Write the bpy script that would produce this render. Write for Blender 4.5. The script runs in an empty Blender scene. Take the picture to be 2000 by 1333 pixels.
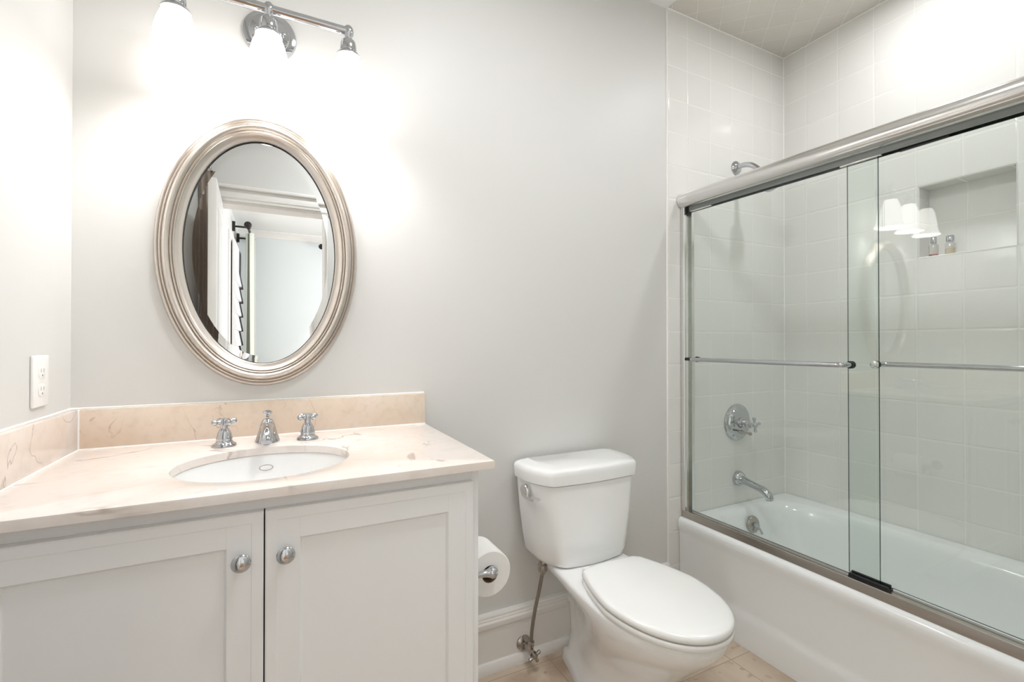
import bpy, bmesh, math, random
from mathutils import Vector, Matrix
PI = math.pi
random.seed(4)
scene = bpy.context.scene
COL = scene.collection

# ------------------------------------------------------------------ camera
cam_d = bpy.data.cameras.new('camera')
cam_d.sensor_width = 36.0
cam_d.sensor_fit = 'HORIZONTAL'
cam_d.lens = 910.5 / 2000 * 36.0
cam_d.clip_start = 0.02
cam = bpy.data.objects.new('camera', cam_d)
COL.objects.link(cam)
cam.location = (0, -1.5666, 1.1884)
cam.rotation_euler = (math.radians(90.4), 0, math.radians(-26.715))
scene.camera = cam

# ------------------------------------------------------------------ world, exposure
vs = scene.view_settings
scene.display_settings.display_device = 'sRGB'
vs.view_transform = 'Standard'
vs.look = 'None'
vs.gamma = 1.0
vs.use_curve_mapping = False
vs.exposure = 0.42
w = bpy.data.worlds.new('daylight')
scene.world = w
w.use_nodes = True
w.node_tree.nodes['Background'].inputs[0].default_value = (0.80, 0.90, 1.0, 1)
w.node_tree.nodes['Background'].inputs[1].default_value = 2.0
cy = scene.cycles
cy.use_denoising = True
cy.max_bounces = 12
cy.diffuse_bounces = 6
cy.glossy_bounces = 8
cy.transparent_max_bounces = 24
cy.caustics_reflective = True
cy.blur_glossy = 0.5
cy.sample_clamp_indirect = 6.0


def area(name, loc, rot, sx, sy, power, color=(1, 1, 1), shape='RECTANGLE', spread=PI):
    d = bpy.data.lights.new(name, 'AREA')
    d.shape = shape
    d.size = sx
    d.size_y = sy
    d.energy = power
    d.color = color
    d.spread = spread
    o = bpy.data.objects.new(name, d)
    o.location = loc
    o.rotation_euler = rot
    COL.objects.link(o)
    return o


# daylight through the bedroom window (in the bedroom's right wall)
area('bedroom_daylight', (2.93, -3.6, 1.5), (0, math.radians(90), 0), 1.6, 2.4, 80, (0.94, 0.975, 1.0))


# ------------------------------------------------------------------ colour + materials
def lin(c):
    def f(x):
        x /= 255.0
        return x / 12.92 if x <= 0.04045 else ((x + 0.055) / 1.055) ** 2.4
    return (f(c[0]), f(c[1]), f(c[2]), 1.0)


def new_mat(name):
    m = bpy.data.materials.new(name)
    m.use_nodes = True
    nt = m.node_tree
    return m, nt, nt.nodes['Principled BSDF']


def mat(name, rgb, rough=0.5, metal=0.0, coat=0.0, spec=0.5, noise=None):
    m, nt, b = new_mat(name)
    b.inputs['Base Color'].default_value = lin(rgb)
    b.inputs['Roughness'].default_value = rough
    b.inputs['Metallic'].default_value = metal
    b.inputs['Coat Weight'].default_value = coat
    b.inputs['Coat Roughness'].default_value = 0.03
    b.inputs['Specular IOR Level'].default_value = spec
    if noise:
        sc, st, dist = noise
        tc = nt.nodes.new('ShaderNodeTexCoord')
        n = nt.nodes.new('ShaderNodeTexNoise')
        n.inputs['Scale'].default_value = sc
        n.inputs['Detail'].default_value = 3
        nt.links.new(tc.outputs['Object'], n.inputs['Vector'])
        bp = nt.nodes.new('ShaderNodeBump')
        bp.inputs['Strength'].default_value = st
        bp.inputs['Distance'].default_value = dist
        nt.links.new(n.outputs['Fac'], bp.inputs['Height'])
        nt.links.new(bp.outputs['Normal'], b.inputs['Normal'])
    return m


class NB:
    """Tiny node helper."""
    def __init__(self, nt):
        self.nt = nt
        self.N = nt.nodes
        self.L = nt.links

    def node(self, t, **kw):
        n = self.N.new(t)
        for k, v in kw.items():
            setattr(n, k, v)
        return n

    def link(self, a, b):
        self.L.new(a, b)

    def math(self, op, a, b=None):
        n = self.node('ShaderNodeMath', operation=op)
        for i, x in enumerate((a, b)):
            if x is None:
                continue
            if isinstance(x, (int, float)):
                n.inputs[i].default_value = x
            else:
                self.link(x, n.inputs[i])
        return n.outputs[0]

    def dot(self, vec, axis):
        n = self.node('ShaderNodeVectorMath', operation='DOT_PRODUCT')
        self.link(vec, n.inputs[0])
        n.inputs[1].default_value = axis
        return n.outputs['Value']

    def linedist(self, s, off, period):
        t = self.math('FRACT', self.math('DIVIDE', self.math('SUBTRACT', s, off), period))
        d = self.math('MINIMUM', t, self.math('SUBTRACT', 1.0, t))
        return self.math('MULTIPLY', d, period)

    def smooth(self, x, a, b):
        n = self.node('ShaderNodeMapRange', interpolation_type='SMOOTHSTEP')
        self.link(x, n.inputs['Value'])
        n.inputs['From Min'].default_value = a
        n.inputs['From Max'].default_value = b
        return n.outputs[0]

    def mix(self, fac, c1, c2):
        n = self.node('ShaderNodeMix', data_type='RGBA')
        if isinstance(fac, (int, float)):
            n.inputs[0].default_value = fac
        else:
            self.link(fac, n.inputs[0])
        for i, c in ((6, c1), (7, c2)):
            if isinstance(c, tuple):
                n.inputs[i].default_value = c
            else:
                self.link(c, n.inputs[i])
        return n.outputs[2]


def tile_mat(name, rgb, grout, lines, gw=0.0035, rough=0.09, pillow=0.007, seed=0.0):
    """lines: list of (axis, offset, period, distance factor)."""
    m, nt, b = new_mat(name)
    q = NB(nt)
    tc = q.node('ShaderNodeTexCoord')
    P = tc.outputs['Object']
    dmin = None
    cells = None
    for ax, off, per, fac in lines:
        s = q.dot(P, ax)
        d = q.linedist(s, off, per)
        if fac != 1.0:
            d = q.math('MULTIPLY', d, fac)
        dmin = d if dmin is None else q.math('MINIMUM', dmin, d)
        c = q.math('FLOOR', q.math('DIVIDE', q.math('SUBTRACT', s, off), per))
        cells = c if cells is None else q.math('ADD', q.math('MULTIPLY', cells, 17.31), c)
    wn = q.node('ShaderNodeTexWhiteNoise', noise_dimensions='1D')
    q.link(cells, wn.inputs['W'])
    var = q.math('MULTIPLY', q.math('SUBTRACT', wn.outputs['Value'], 0.5), 0.03)
    hsv = q.node('ShaderNodeHueSaturation')
    hsv.inputs['Color'].default_value = lin(rgb)
    q.link(q.math('ADD', 1.0, var), hsv.inputs['Value'])
    mask = q.smooth(dmin, gw * 0.35, gw * 0.75)
    q.link(q.mix(mask, lin(grout), hsv.outputs[0]), b.inputs['Base Color'])
    r = q.math('SUBTRACT', 0.55, q.math('MULTIPLY', mask, 0.55 - rough))
    q.link(r, b.inputs['Roughness'])
    # pillowed tile edge plus slight waviness of the glaze
    h1 = q.smooth(dmin, gw * 0.3, pillow)
    bp = q.node('ShaderNodeBump')
    bp.inputs['Strength'].default_value = 0.55
    bp.inputs['Distance'].default_value = 0.0012
    q.link(h1, bp.inputs['Height'])
    ns = q.node('ShaderNodeTexNoise')
    ns.inputs['Scale'].default_value = 9.0
    ns.inputs['Detail'].default_value = 1.0
    q.link(P, ns.inputs['Vector'])
    bp2 = q.node('ShaderNodeBump')
    bp2.inputs['Strength'].default_value = 0.10
    bp2.inputs['Distance'].default_value = 0.004
    q.link(ns.outputs['Fac'], bp2.inputs['Height'])
    q.link(bp.outputs['Normal'], bp2.inputs['Normal'])
    q.link(bp2.outputs['Normal'], b.inputs['Normal'])
    return m


def marble_mat(name, base, warm, vein, scale=2.2, rough=0.10, veinw=0.012):
    m, nt, b = new_mat(name)
    q = NB(nt)
    tc = q.node('ShaderNodeTexCoord')
    P = tc.outputs['Object']
    n1 = q.node('ShaderNodeTexNoise')
    n1.inputs['Scale'].default_value = scale * 1.6
    n1.inputs['Detail'].default_value = 6
    q.link(P, n1.inputs['Vector'])
    cloud = q.smooth(n1.outputs['Fac'], 0.35, 0.68)
    n2 = q.node('ShaderNodeTexNoise')
    n2.inputs['Scale'].default_value = scale * 14
    n2.inputs['Detail'].default_value = 4
    q.link(P, n2.inputs['Vector'])
    mott = q.smooth(n2.outputs['Fac'], 0.45, 0.75)
    c = q.mix(cloud, lin(base), lin(warm))
    c = q.mix(q.math('MULTIPLY', mott, 0.35), c, lin(tuple(x * 0.93 for x in warm)))
    # veins: thin iso-lines of a distorted noise, broken up by another noise
    n3 = q.node('ShaderNodeTexNoise')
    n3.inputs['Scale'].default_value = scale
    n3.inputs['Detail'].default_value = 5
    n3.inputs['Distortion'].default_value = 0.7
    mp = q.node('ShaderNodeMapping')
    mp.inputs['Location'].default_value = (3.1, 0.7, 1.9)
    q.link(P, mp.inputs['Vector'])
    q.link(mp.outputs[0], n3.inputs['Vector'])
    v = q.math('ABSOLUTE', q.math('SUBTRACT', n3.outputs['Fac'], 0.5))
    vm = q.math('SUBTRACT', 1.0, q.smooth(v, 0.0, veinw))
    n4 = q.node('ShaderNodeTexNoise')
    n4.inputs['Scale'].default_value = scale * 2.3
    q.link(P, n4.inputs['Vector'])
    vm = q.math('MULTIPLY', vm, q.smooth(n4.outputs['Fac'], 0.42, 0.58))
    c = q.mix(q.math('MULTIPLY', vm, 0.55), c, lin(vein))
    q.link(c, b.inputs['Base Color'])
    b.inputs['Roughness'].default_value = rough
    return m


def floor_mat(name):
    m, nt, b = new_mat(name)
    q = NB(nt)
    tc = q.node('ShaderNodeTexCoord')
    P = tc.outputs['Object']
    sx = q.dot(P, (1, 0, 0))
    sy = q.dot(P, (0, 1, 0))
    dx = q.linedist(sx, 1.529, 0.305)
    dy = q.linedist(sy, -0.362, 0.305)
    d = q.math('MINIMUM', dx, dy)
    mask = q.smooth(d, 0.0008, 0.0022)
    n1 = q.node('ShaderNodeTexNoise')
    n1.inputs['Scale'].default_value = 5
    n1.inputs['Detail'].default_value = 8
    n1.inputs['Distortion'].default_value = 0.8
    q.link(P, n1.inputs['Vector'])
    c = q.mix(q.smooth(n1.outputs['Fac'], 0.36, 0.66), lin((190, 168, 146)), lin((216, 200, 180)))
    n2 = q.node('ShaderNodeTexNoise')
    n2.inputs['Scale'].default_value = 26
    n2.inputs['Detail'].default_value = 6
    q.link(P, n2.inputs['Vector'])
    c = q.mix(q.math('MULTIPLY', q.smooth(n2.outputs['Fac'], 0.60, 0.70), 0.5), c, lin((150, 124, 100)))
    cell = q.math('ADD', q.math('MULTIPLY', q.math('FLOOR', q.math('DIVIDE', q.math('SUBTRACT', sx, 1.529), 0.305)), 7.3),
                  q.math('FLOOR', q.math('DIVIDE', q.math('SUBTRACT', sy, -0.362), 0.305)))
    wn = q.node('ShaderNodeTexWhiteNoise', noise_dimensions='1D')
    q.link(cell, wn.inputs['W'])
    hsv = q.node('ShaderNodeHueSaturation')
    q.link(c, hsv.inputs['Color'])
    q.link(q.math('ADD', 0.94, q.math('MULTIPLY', wn.outputs['Value'], 0.12)), hsv.inputs['Value'])
    q.link(q.mix(mask, lin((168, 148, 128)), hsv.outputs[0]), b.inputs['Base Color'])
    b.inputs['Roughness'].default_value = 0.3
    return m


def glass_mat(name, tint):
    """Thin clear pane: coloured see-through plus a Fresnel mirror reflection."""
    m = bpy.data.materials.new(name)
    m.use_nodes = True
    nt = m.node_tree
    nt.nodes.clear()
    q = NB(nt)
    out = q.node('ShaderNodeOutputMaterial')
    lw = q.node('ShaderNodeLayerWeight')
    lw.inputs['Blend'].default_value = 0.5
    f = q.math('ADD', 0.052, q.math('MULTIPLY', q.math('POWER', lw.outputs['Facing'], 5.0), 0.9))
    t = q.node('ShaderNodeBsdfTransparent')
    t.inputs[0].default_value = tint
    g = q.node('ShaderNodeBsdfGlossy')
    g.inputs['Roughness'].default_value = 0.0
    mx = q.node('ShaderNodeMixShader')
    q.link(f, mx.inputs[0])
    q.link(t.outputs[0], mx.inputs[1])
    q.link(g.outputs[0], mx.inputs[2])
    q.link(mx.outputs[0], out.inputs[0])
    return m


def emit_mat(name, rgb, strength, base=(250, 248, 244)):
    m, nt, b = new_mat(name)
    b.inputs['Base Color'].default_value = lin(base)
    b.inputs['Emission Color'].default_value = lin(rgb)
    b.inputs['Emission Strength'].default_value = strength
    b.inputs['Roughness'].default_value = 0.2
    return m


M = {}
M['wall'] = mat('wall_paint', (220, 219, 216), 0.42, spec=0.35, noise=(160, 0.06, 0.0006))
M['ceiling'] = mat('ceiling_paint', (240, 240, 238), 0.7)
M['trim'] = mat('trim_paint', (236, 233, 229), 0.3)
M['cab'] = mat('cabinet_paint', (243, 243, 243), 0.32)
M['porc'] = mat('porcelain', (246, 246, 245), 0.07, coat=0.5)
M['enamel'] = mat('tub_enamel', (244, 246, 246), 0.12, coat=0.4)
M['plastic'] = mat('seat_plastic', (247, 247, 245), 0.16)
M['chrome'] = mat('chrome', (198, 200, 204), 0.05, metal=1)
M['satin'] = mat('bright_aluminium', (226, 225, 223), 0.17, metal=1)
M['brushed'] = mat('track_aluminium', (196, 190, 184), 0.22, metal=1)
M['channel'] = mat('grey_channel_aluminium', (132, 136, 134), 0.3, metal=1)
M['frame'] = mat('champagne_silver_leaf', (214, 206, 198), 0.30, metal=1, noise=(60, 0.08, 0.001))
M['mirror'] = mat('mirror_silver', (238, 240, 240), 0.0, metal=1)
M['black'] = mat('black_plastic', (24, 27, 28), 0.35)
M['dark'] = mat('dark_gap', (30, 28, 26), 0.8)
M['outlet'] = mat('outlet_plastic', (244, 243, 240), 0.3)
M['paper'] = mat('tissue_paper', (243, 241, 238), 0.95, noise=(90, 0.25, 0.001))
M['card'] = mat('cardboard', (120, 96, 74), 0.9)
M['hose'] = mat('braided_steel', (150, 142, 134), 0.35, metal=1, noise=(900, 0.6, 0.001))
M['steel'] = mat('darkened_chrome', (176, 170, 164), 0.14, metal=1)  # darker chrome; the shade on the supply fittings is in this colour
M['bronze'] = mat('dark_bronze', (52, 46, 43), 0.4, metal=0.6)
M['bedwall'] = mat('bedroom_paint', (224, 228, 228), 0.6)
M['brown_fill'] = mat('umber_fill_cloth', (150, 136, 124), 0.8)
M['shade_cloth'] = mat('window_shade_cloth', (240, 238, 238), 0.9)
M['bedfloor'] = mat('oak_floor', (150, 112, 80), 0.35)
M['edge'] = mat('glass_edge_green', (22, 52, 46), 0.08)
M['glass'] = glass_mat('clear_door_glass', (0.955, 0.976, 0.965, 1))
M['bottle'] = glass_mat('bottle_glass', (0.93, 0.92, 0.92, 1))
M['pink'] = mat('rose_liquid', (176, 96, 92), 0.25)
M['amber'] = mat('pale_amber_liquid', (206, 194, 160), 0.25)
M['opal'] = emit_mat('lit_opal_glass', (255, 251, 248), 3.2)
M['lens'] = emit_mat('downlight_lens', (255, 251, 246), 22.0)
M['fill_dome'] = emit_mat('fill_lamp_dome', (255, 252, 248), 1.0)
M['caulk'] = mat('white_caulk', (244, 243, 240), 0.45)
M['marble'] = marble_mat('cream_marble', (238, 230, 224), (232, 221, 212), (146, 122, 104))
M['marble_back'] = marble_mat('cream_marble_backsplash', (234, 219, 203), (228, 209, 189), (164, 134, 108), scale=3.4, veinw=0.004)
M['marble_side'] = marble_mat('cream_marble_sidesplash', (237, 226, 217), (231, 217, 206), (150, 124, 106), scale=2.6, veinw=0.004)
M['floor'] = floor_mat('travertine_tile')
TP = 0.1524
TILE, GROUT = (231, 230, 226), (237, 235, 230)
M['tile_back'] = tile_mat('glazed_wall_tile_back', TILE, GROUT, [((1, 0, 0), 1.703, TP, 1), ((0, 0, 1), 2.460, 0.1516, 1)])
M['tile_right'] = tile_mat('glazed_wall_tile_right', TILE, GROUT, [((0, 1, 0), -0.1185, TP, 1), ((0, 0, 1), 2.460, 0.1516, 1)])
M['tile_niche'] = tile_mat('glazed_niche_tile', TILE, GROUT, [((0, 1, 0), -0.2535, TP, 1), ((0, 0, 1), 1.700, 0.1516, 1)])
M['tile_ceiling'] = tile_mat('glazed_ceiling_tile', (220, 215, 207), (227, 223, 217),
                             [((1, 1, 0), 1.683, 0.155, 0.7071), ((1, -1, 0), 1.610, 0.155, 0.7071)])


def curtain_mat():
    m, nt, b = new_mat('striped_curtain')
    q = NB(nt)
    tc = q.node('ShaderNodeTexCoord')
    s = q.dot(tc.outputs['UV'], (1, 0, 0))
    d = q.linedist(s, 0.0, 0.11)
    c = q.mix(q.smooth(d, 0.020, 0.026), lin((112, 120, 106)), lin((222, 222, 212)))
    q.link(c, b.inputs['Base Color'])
    b.inputs['Roughness'].default_value = 0.9
    return m


M['curtain'] = curtain_mat()


# ------------------------------------------------------------------ mesh helpers (all in world coordinates)
class MB:
    def __init__(self):
        self.v = []
        self.f = []
        self.mi = []
        self.uv = None

    def add(self, vs_, fs, mi=0):
        o = len(self.v)
        self.v += [Vector(p) for p in vs_]
        for f in fs:
            self.f.append(tuple(i + o for i in f))
            self.mi.append(mi)
        return self

    def merge(self, other, mat4=None, mi=None):
        o = len(self.v)
        self.v += [(mat4 @ p) if mat4 else p.copy() for p in other.v]
        for f, m_ in zip(other.f, other.mi):
            self.f.append(tuple(i + o for i in f))
            self.mi.append(m_ if mi is None else mi)
        return self

    def loft(self, rings, cap0=True, cap1=True, closed=True, mi=0):
        n = len(rings[0])
        o = len(self.v)
        for r in rings:
            self.v += [Vector(p) for p in r]
        m = n if closed else n - 1
        for k in range(len(rings) - 1):
            for i in range(m):
                j = (i + 1) % n
                self.f.append((o + k * n + i, o + k * n + j, o + (k + 1) * n + j, o + (k + 1) * n + i))
                self.mi.append(mi)
        if cap0:
            self.f.append(tuple(o + i for i in reversed(range(n))))
            self.mi.append(mi)
        if cap1:
            b_ = o + (len(rings) - 1) * n
            self.f.append(tuple(b_ + i for i in range(n)))
            self.mi.append(mi)
        return self

    def box(self, x0, x1, y0, y1, z0, z1, bev=0.0, seg=2, mi=0):
        bm = bmesh.new()
        bmesh.ops.create_cube(bm, size=1.0)
        for v in bm.verts:
            v.co = Vector(((x0 + x1) / 2 + v.co.x * (x1 - x0), (y0 + y1) / 2 + v.co.y * (y1 - y0), (z0 + z1) / 2 + v.co.z * (z1 - z0)))
        if bev > 0:
            bmesh.ops.bevel(bm, geom=list(bm.edges), offset=bev, segments=seg, affect='EDGES', profile=0.5)
        bm.verts.index_update()
        self.add([v.co.copy() for v in bm.verts], [tuple(v.index for v in f.verts) for f in bm.faces], mi)
        bm.free()
        return self

    def lathe(self, prof, origin, axis=(0, 0, 1), n=32, mi=0, cap=True):
        """prof: list of (radius, distance along axis)."""
        ax = Vector(axis).normalized()
        t = Vector((1, 0, 0)) if abs(ax.x) < 0.9 else Vector((0, 1, 0))
        u = ax.cross(t).normalized()
        w_ = ax.cross(u)
        O = Vector(origin)
        rings = []
        for r, h in prof:
            rings.append([O + ax * h + (u * math.cos(2 * PI * i / n) + w_ * math.sin(2 * PI * i / n)) * max(r, 1e-5) for i in range(n)])
        return self.loft(rings, cap, cap, True, mi)

    def tube(self, pts, rad, n=16, mi=0, cap=True):
        pts = [Vector(p) for p in pts]
        if not isinstance(rad, (list, tuple)):
            rad = [rad] * len(pts)
        rings = []
        up = None
        for i, p in enumerate(pts):
            a = pts[max(i - 1, 0)]
            b_ = pts[min(i + 1, len(pts) - 1)]
            d = (b_ - a).normalized()
            if up is None:
                up = Vector((0, 0, 1)) if abs(d.z) < 0.9 else Vector((1, 0, 0))
            s = d.cross(up).normalized()
            up = s.cross(d).normalized()
            rings.append([p + (s * math.cos(2 * PI * k / n) + up * math.sin(2 * PI * k / n)) * rad[i] for k in range(n)])
        return self.loft(rings, cap, cap, True, mi)

    def ball(self, c, r, n=16, mi=0, sq=1.0):
        prof = [(r * math.sin(PI * k / 10), -r * sq * math.cos(PI * k / 10)) for k in range(11)]
        return self.lathe(prof, c, (0, 0, 1), n, mi, False)

    def extrude_y(self, prof, y0, y1, mi=0):
        """prof: closed list of (x, z)."""
        return self.loft([[(x, y0, z) for x, z in prof], [(x, y1, z) for x, z in prof]], True, True, True, mi)

    def extrude_x(self, prof, x0, x1, mi=0):
        """prof: closed list of (y, z)."""
        return self.loft([[(x0, y, z) for y, z in prof], [(x1, y, z) for y, z in prof]], True, True, True, mi)


def spline(ctrl, n=8):
    """Catmull-Rom through points; works for tuples of any length."""
    P_ = [tuple(c) for c in ctrl]
    P_ = [P_[0]] + P_ + [P_[-1]]
    out = []
    for i in range(1, len(P_) - 2):
        for k in range(n):
            t = k / n
            out.append(tuple(0.5 * (2 * b_ + (c - a) * t + (2 * a - 5 * b_ + 4 * c - d) * t * t + (3 * b_ - a - 3 * c + d) * t ** 3)
                             for a, b_, c, d in zip(P_[i - 1], P_[i], P_[i + 1], P_[i + 2])))
    out.append(P_[-2])
    return out


def round_poly(pts, r, seg=5):
    """Closed 2D polygon with rounded corners; r one radius or one per corner."""
    n = len(pts)
    if not isinstance(r, (list, tuple)):
        r = [r] * n
    out = []
    for i in range(n):
        p = Vector(pts[i])
        a = (Vector(pts[i - 1]) - p)
        b_ = (Vector(pts[(i + 1) % n]) - p)
        ra = min(r[i], a.length * 0.48, b_.length * 0.48)
        A = p + a.normalized() * ra
        B = p + b_.normalized() * ra
        for k in range(seg + 1):
            t = k / seg
            out.append(tuple(A * (1 - t) ** 2 + p * 2 * t * (1 - t) + B * t * t))
    return out


def root_of(o):
    while o.parent is not None:
        o = o.parent
    return o


def obj(name, mb, m, parent=None, base=(0, 0, 0), smooth=35, flip=True):
    base = Vector(root_of(parent).location) if parent is not None else Vector(base)
    me = bpy.data.meshes.new(name)
    me.from_pydata([tuple(p - base) for p in mb.v], [], mb.f)
    mats = m if isinstance(m, (list, tuple)) else [m]
    for x in mats:
        me.materials.append(x)
    for p, i in zip(me.polygons, mb.mi):
        p.material_index = i
    if flip:
        bm = bmesh.new()
        bm.from_mesh(me)
        bmesh.ops.remove_doubles(bm, verts=bm.verts, dist=1e-6)
        bmesh.ops.recalc_face_normals(bm, faces=bm.faces)
        bm.to_mesh(me)
        bm.free()
    if smooth:
        me.shade_smooth()
        me.set_sharp_from_angle(angle=math.radians(smooth))
    o = bpy.data.objects.new(name, me)
    COL.objects.link(o)
    if parent is not None:
        o.parent = parent
    else:
        o.location = base
    return o


def tag(o, label, cat, group=None, kind=None):
    o['label'] = label
    o['category'] = cat
    if group:
        o['group'] = group
    if kind:
        o['kind'] = kind
    return o


def thing(name, loc, label, cat, group=None, kind=None):
    o = bpy.data.objects.new(name, None)
    o.empty_display_size = 0.05
    COL.objects.link(o)
    o.location = loc
    bpy.context.view_layer.update()
    return tag(o, label, cat, group, kind)


def struct(name, mb, m, label, cat, parent=None, smooth=30):
    o = obj(name, mb, m, parent, smooth=smooth)
    if parent is None:
        tag(o, label, cat, None, 'structure')
    return o


# ------------------------------------------------------------------ dimensions
XL, XT, XR = -0.472, 1.579, 2.414      # left wall, edge of the tiled alcove, tiled right wall
ZC = 2.719
YF = -1.53                             # inner face of the wall behind the camera
YW = 0.006                             # painted face of the back wall
BY = -5.60                             # far wall of the bedroom

# ------------------------------------------------------------------ room shell
struct('floor', MB().box(XL - 0.1, XR + 0.2, -1.65, 0.15, -0.08, 0.0), M['floor'], 'beige travertine tile floor between vanity, toilet and bathtub', 'floor', smooth=0)
struct('wall_back', MB().box(XL - 0.1, XT + 0.03, YW, 0.14, 0.0, ZC), M['wall'], 'light greige painted wall behind the oval mirror and toilet', 'wall', smooth=0)
struct('wall_left', MB().box(XL - 0.1, XL, BY - 0.1, YW, 0.0, ZC + 0.02), M['wall'], 'pale painted wall with the outlet at the left edge', 'wall', smooth=0)
m_ = MB()
DX0, DX1, DZ = -0.30, 0.27, 2.005
m_.box(XL, DX0, YF - 0.12, YF, 0, ZC).box(DX1, XT + 0.06, YF - 0.12, YF, 0, ZC).box(DX0, DX1, YF - 0.12, YF, DZ, ZC)
struct('wall_front', m_, M['wall'], 'greige wall above the doorway, seen only in the oval mirror', 'wall', smooth=0)
struct('ceiling', MB().box(XL - 0.1, XT, -1.65, 0.14, ZC, ZC + 0.1), M['ceiling'], 'white painted ceiling, a corner of it above the tile edge', 'ceiling', smooth=0)
struct('ceiling_alcove', MB().box(XT, XR + 0.1, -1.65, 0.14, ZC, ZC + 0.1), M['tile_ceiling'], 'diagonally tiled ceiling over the bathtub', 'ceiling', smooth=0)

# tiled back wall of the alcove with a rounded bullnose edge on its left side
prof = [(XT, 0.02), (XT, 0.0075), (XT + 0.0006, 0.0045), (XT + 0.0022, 0.0022), (XT + 0.0048, 0.0008), (XT + 0.008, 0.0002), (XT + 0.012, 0.0), (XR + 0.1, 0.0), (XR + 0.1, 0.14), (XT + 0.03, 0.14), (XT + 0.03, 0.02)]
m_ = MB().loft([[(x, y, 0.0) for x, y in prof], [(x, y, ZC) for x, y in prof]])
struct('wall_alcove_back', m_, M['tile_back'], 'glazed off-white tile wall behind shower arm, valve and tub spout', 'wall')
m_ = MB().loft([[(x, YF + 0.006 - y, 0.0) for x, y in prof], [(x, YF + 0.006 - y, ZC) for x, y in prof]])
struct('wall_alcove_front', m_, M['tile_back'], 'glazed off-white tile wall at the near end of the bathtub', 'wall')

# tiled right wall with the niche cut out
NY0, NY1, NZ0, NZ1 = -0.880, -0.581, 1.5504, 1.8536
m_ = MB()
ys = [YF, NY0, NY1, 0.0]
zs = [0.0, NZ0, NZ1, ZC]
vsx = [(XR, y, z) for z in zs for y in ys]
fs = []
for j in range(3):
    for i in range(3):
        if i == 1 and j == 1:
            continue
        a = j * 4 + i
        fs.append((a, a + 1, a + 5, a + 4))
m_.add(vsx, fs)
m_.add([(XR + 0.12, YF, 0), (XR + 0.12, 0, 0), (XR + 0.12, 0, ZC), (XR + 0.12, YF, ZC)], [(0, 1, 2, 3)])
struct('wall_right', m_, M['tile_right'], 'glazed off-white tile wall along the bathtub, with the recessed niche', 'wall', smooth=0)
m_ = MB()
nd = 0.09
A = [(XR - 0.001, NY0, NZ0), (XR - 0.001, NY1, NZ0), (XR - 0.001, NY1, NZ1), (XR - 0.001, NY0, NZ1)]
A2 = [(XR + 0.004, NY0 + 0.005, NZ0 + 0.004), (XR + 0.004, NY1 - 0.005, NZ0 + 0.004), (XR + 0.004, NY1 - 0.005, NZ1 - 0.005), (XR + 0.004, NY0 + 0.005, NZ1 - 0.005)]
B = [(XR + nd, y, z) for x, y, z in A2]
m_.loft([A, A2, B], False, True)
struct('trim_1', m_, M['tile_niche'], 'recessed tile niche lining in the right tub wall', 'niche', smooth=0)

# white caulk beads: along the tile edge, in the tiled corner and under the tiled ceiling
m_ = MB()
m_.tube([(XT + 0.0005, YW - 0.001, 0.0), (XT + 0.0005, YW - 0.001, ZC)], 0.0042, 10)
m_.tube([(XR, 0, 0.40), (XR, 0, ZC)], 0.0034, 10)
m_.tube([(XT, 0, ZC), (XR, 0, ZC)], 0.0040, 10)
m_.tube([(XR, YF, ZC), (XR, 0, ZC)], 0.0036, 10)
struct('trim_4', m_, M['caulk'], 'white caulk line along the tile edge and alcove corners', 'caulk', smooth=60)

# baseboard along the back wall: tall face, moulded cap, shoe moulding
bp_ = [(YW, 0.0), (-0.028, 0.0), (-0.0285, 0.010), (-0.026, 0.024), (-0.020, 0.033), (-0.012, 0.036), (-0.012, 0.150), (-0.0105, 0.152),
       (-0.0105, 0.156), (-0.019, 0.158), (-0.0205, 0.166), (-0.0200, 0.176), (-0.0150, 0.182), (-0.0150, 0.186), (-0.012, 0.190), (-0.0115, 0.197), (-0.008, 0.203), (YW, 0.204)]
struct('baseboard_back', MB().extrude_x(bp_, 0.44, XT - 0.001), M['trim'], 'tall white moulded baseboard behind the toilet', 'baseboard', smooth=25)

# doorway casing, seen in the mirror
m_ = MB()
cy_ = YF + 0.020
for (x0, x1) in ((DX0 - 0.075, DX0), (DX1, DX1 + 0.085)):
    m_.box(x0, x1, YF, cy_, 0, DZ + 0.0, 0.004)
    m_.box(x0 + 0.012, x1 - 0.012, YF, cy_ + 0.006, 0, DZ, 0.003)
m_.box(DX0 - 0.085, DX1 + 0.095, YF, cy_, DZ, DZ + 0.068, 0.004)
m_.box(DX0 - 0.085, DX1 + 0.095, YF, cy_ + 0.006, DZ + 0.016, DZ + 0.050, 0.003)
m_.box(DX0 - 0.100, DX1 + 0.110, YF, cy_ + 0.022, DZ + 0.068, DZ + 0.088, 0.006)
m_.box(DX0, DX0 + 0.015, YF - 0.12, YF, 0, DZ).box(DX1 - 0.015, DX1, YF - 0.12, YF, 0, DZ).box(DX0, DX1, YF - 0.12, YF, DZ - 0.015, DZ)
struct('trim_2', m_, M['trim'], 'white door casing around the doorway, seen in the mirror', 'casing')

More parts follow.
